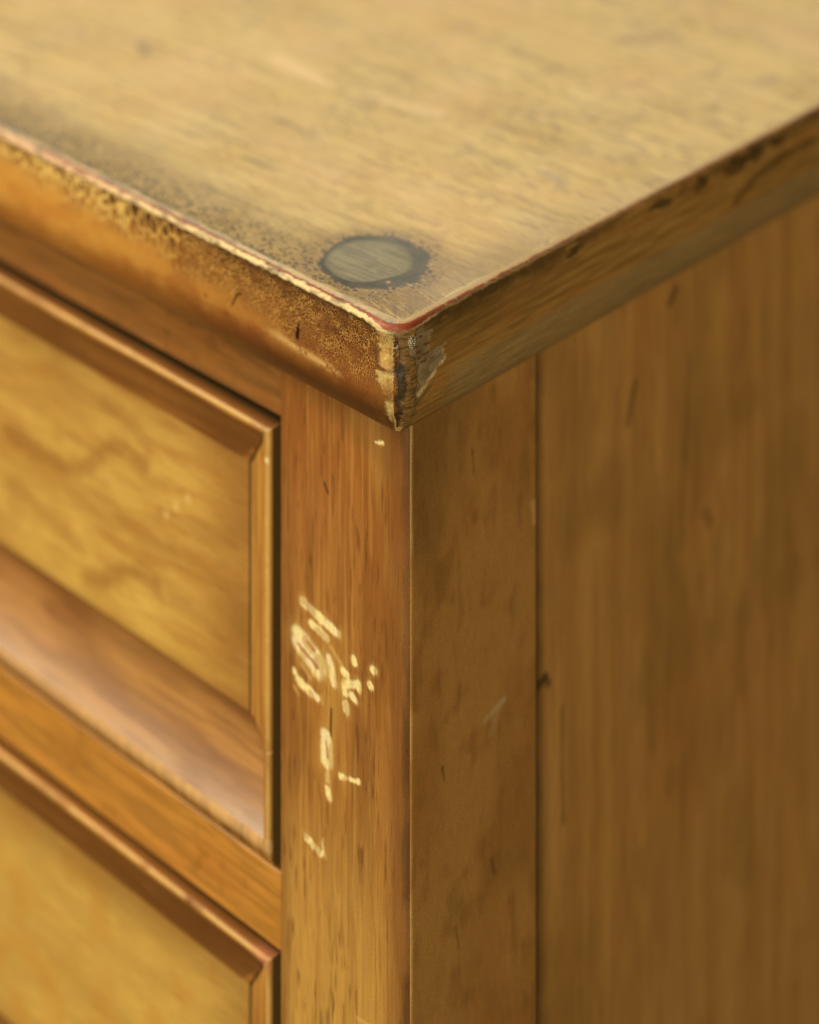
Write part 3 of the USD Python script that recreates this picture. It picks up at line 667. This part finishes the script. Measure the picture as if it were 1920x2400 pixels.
    if figure:
        pn = mixc(pn, lin(170, 112, 40), S(-104, -66, X + 22 * (n1 - .5)) * .75)
        pn = mixc(pn, lin(176, 118, 42), S(.46, .66, N(X / 10, (zw + wq) / 3, o=4, seed=seed + 13)) * .35)
        for k, L in enumerate(([(-169.7, -94.5), (-161.6, -93.8), (-153.7, -94.7), (-143.5, -94.1), (-134.3, -90.4), (-128.2, -85.2), (-122.9, -79.8), (-117.0, -78.4), (-109.7, -79.8)], [(-125.9, -69.5), (-120.0, -71.0), (-115.5, -71.7), (-111.9, -72.6), (-108, -75)], [(-102.4, -91.4), (-96.7, -91.3), (-89.7, -89.8), (-82.8, -88.3), (-73.2, -87.1)], [(-134.3, -121.7), (-125.9, -118.6), (-117.0, -111.5), (-111.1, -110.9), (-103, -112)], [(-120.0, -98.5), (-111.1, -99.6), (-103.9, -99.9), (-93.9, -99.9), (-83.4, -99.1), (-72, -101)], [(-169.7, -109.4), (-157.6, -109.5), (-145.8, -112.0), (-136.5, -114.4)], [(-110, -108), (-96, -110), (-84, -112), (-72, -116)])):
            h = polyline(X, Z, L)
            pn = mixc(pn, lin(150, 94, 32), S(4.2, .2, h + 3.2 * (n2 - .5) + 1.5 * (s1 - .5)) * (.6 if k in (0, 3) else .3) * S(.25, .5, n1 + .2))
        for (px_, pz_) in ((-91, -82), (-96, -86), (-100, -90)):
            pn = mixc(pn, lin(236, 190, 120), S(1.7, .4, np.hypot(X - px_, Z - pz_)) * .55)
    else:
        pn = mixc(pn, lin(196, 132, 40), S(.48, .7, N(X / 12, zw / 9, o=3, seed=seed + 7)) * .5)
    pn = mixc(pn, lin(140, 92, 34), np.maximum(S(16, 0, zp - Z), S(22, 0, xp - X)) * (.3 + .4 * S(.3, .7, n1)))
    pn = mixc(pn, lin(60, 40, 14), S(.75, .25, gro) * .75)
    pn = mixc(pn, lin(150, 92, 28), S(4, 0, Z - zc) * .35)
    # finger pull
    cv = mixc(np.broadcast_to(lin(166, 110, 48), X.shape + (3,)), lin(138, 86, 34), S(.35, .65, N(X / 30, zw / 4, o=3, seed=seed + 8)))
    cv = mixc(cv, lin(174, 120, 56), S(.5, .75, n1) * .5)
    cv = mixc(cv, lin(118, 70, 26), S(.52, .7, s1) * .4)
    cv = mixc(cv, lin(132, 76, 26), S(.6, .1, u + .3 * (n1 - .5)) * .75)  # upper cove darkened in the colour to deepen its shade
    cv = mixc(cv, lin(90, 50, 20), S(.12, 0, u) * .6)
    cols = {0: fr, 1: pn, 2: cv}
    q = gridf(*X.shape)[:, ::-1]
    kq = np.maximum.reduce([kind.ravel()[q[:, i]] for i in range(4)])
    kmin = np.minimum.reduce([kind.ravel()[q[:, i]] for i in range(4)])
    kq = np.where(kmin == kq, kq, np.where(kmin == 0, 0, 1))
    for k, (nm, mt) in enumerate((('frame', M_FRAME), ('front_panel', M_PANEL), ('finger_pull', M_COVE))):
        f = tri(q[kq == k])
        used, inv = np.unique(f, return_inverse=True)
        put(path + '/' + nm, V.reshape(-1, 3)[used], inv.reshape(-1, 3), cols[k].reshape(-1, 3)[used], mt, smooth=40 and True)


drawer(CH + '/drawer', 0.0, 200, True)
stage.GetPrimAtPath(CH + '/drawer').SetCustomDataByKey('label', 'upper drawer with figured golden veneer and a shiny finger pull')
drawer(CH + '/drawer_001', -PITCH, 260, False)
stage.GetPrimAtPath(CH + '/drawer_001').SetCustomDataByKey('label', 'lower drawer with plain yellow veneer')
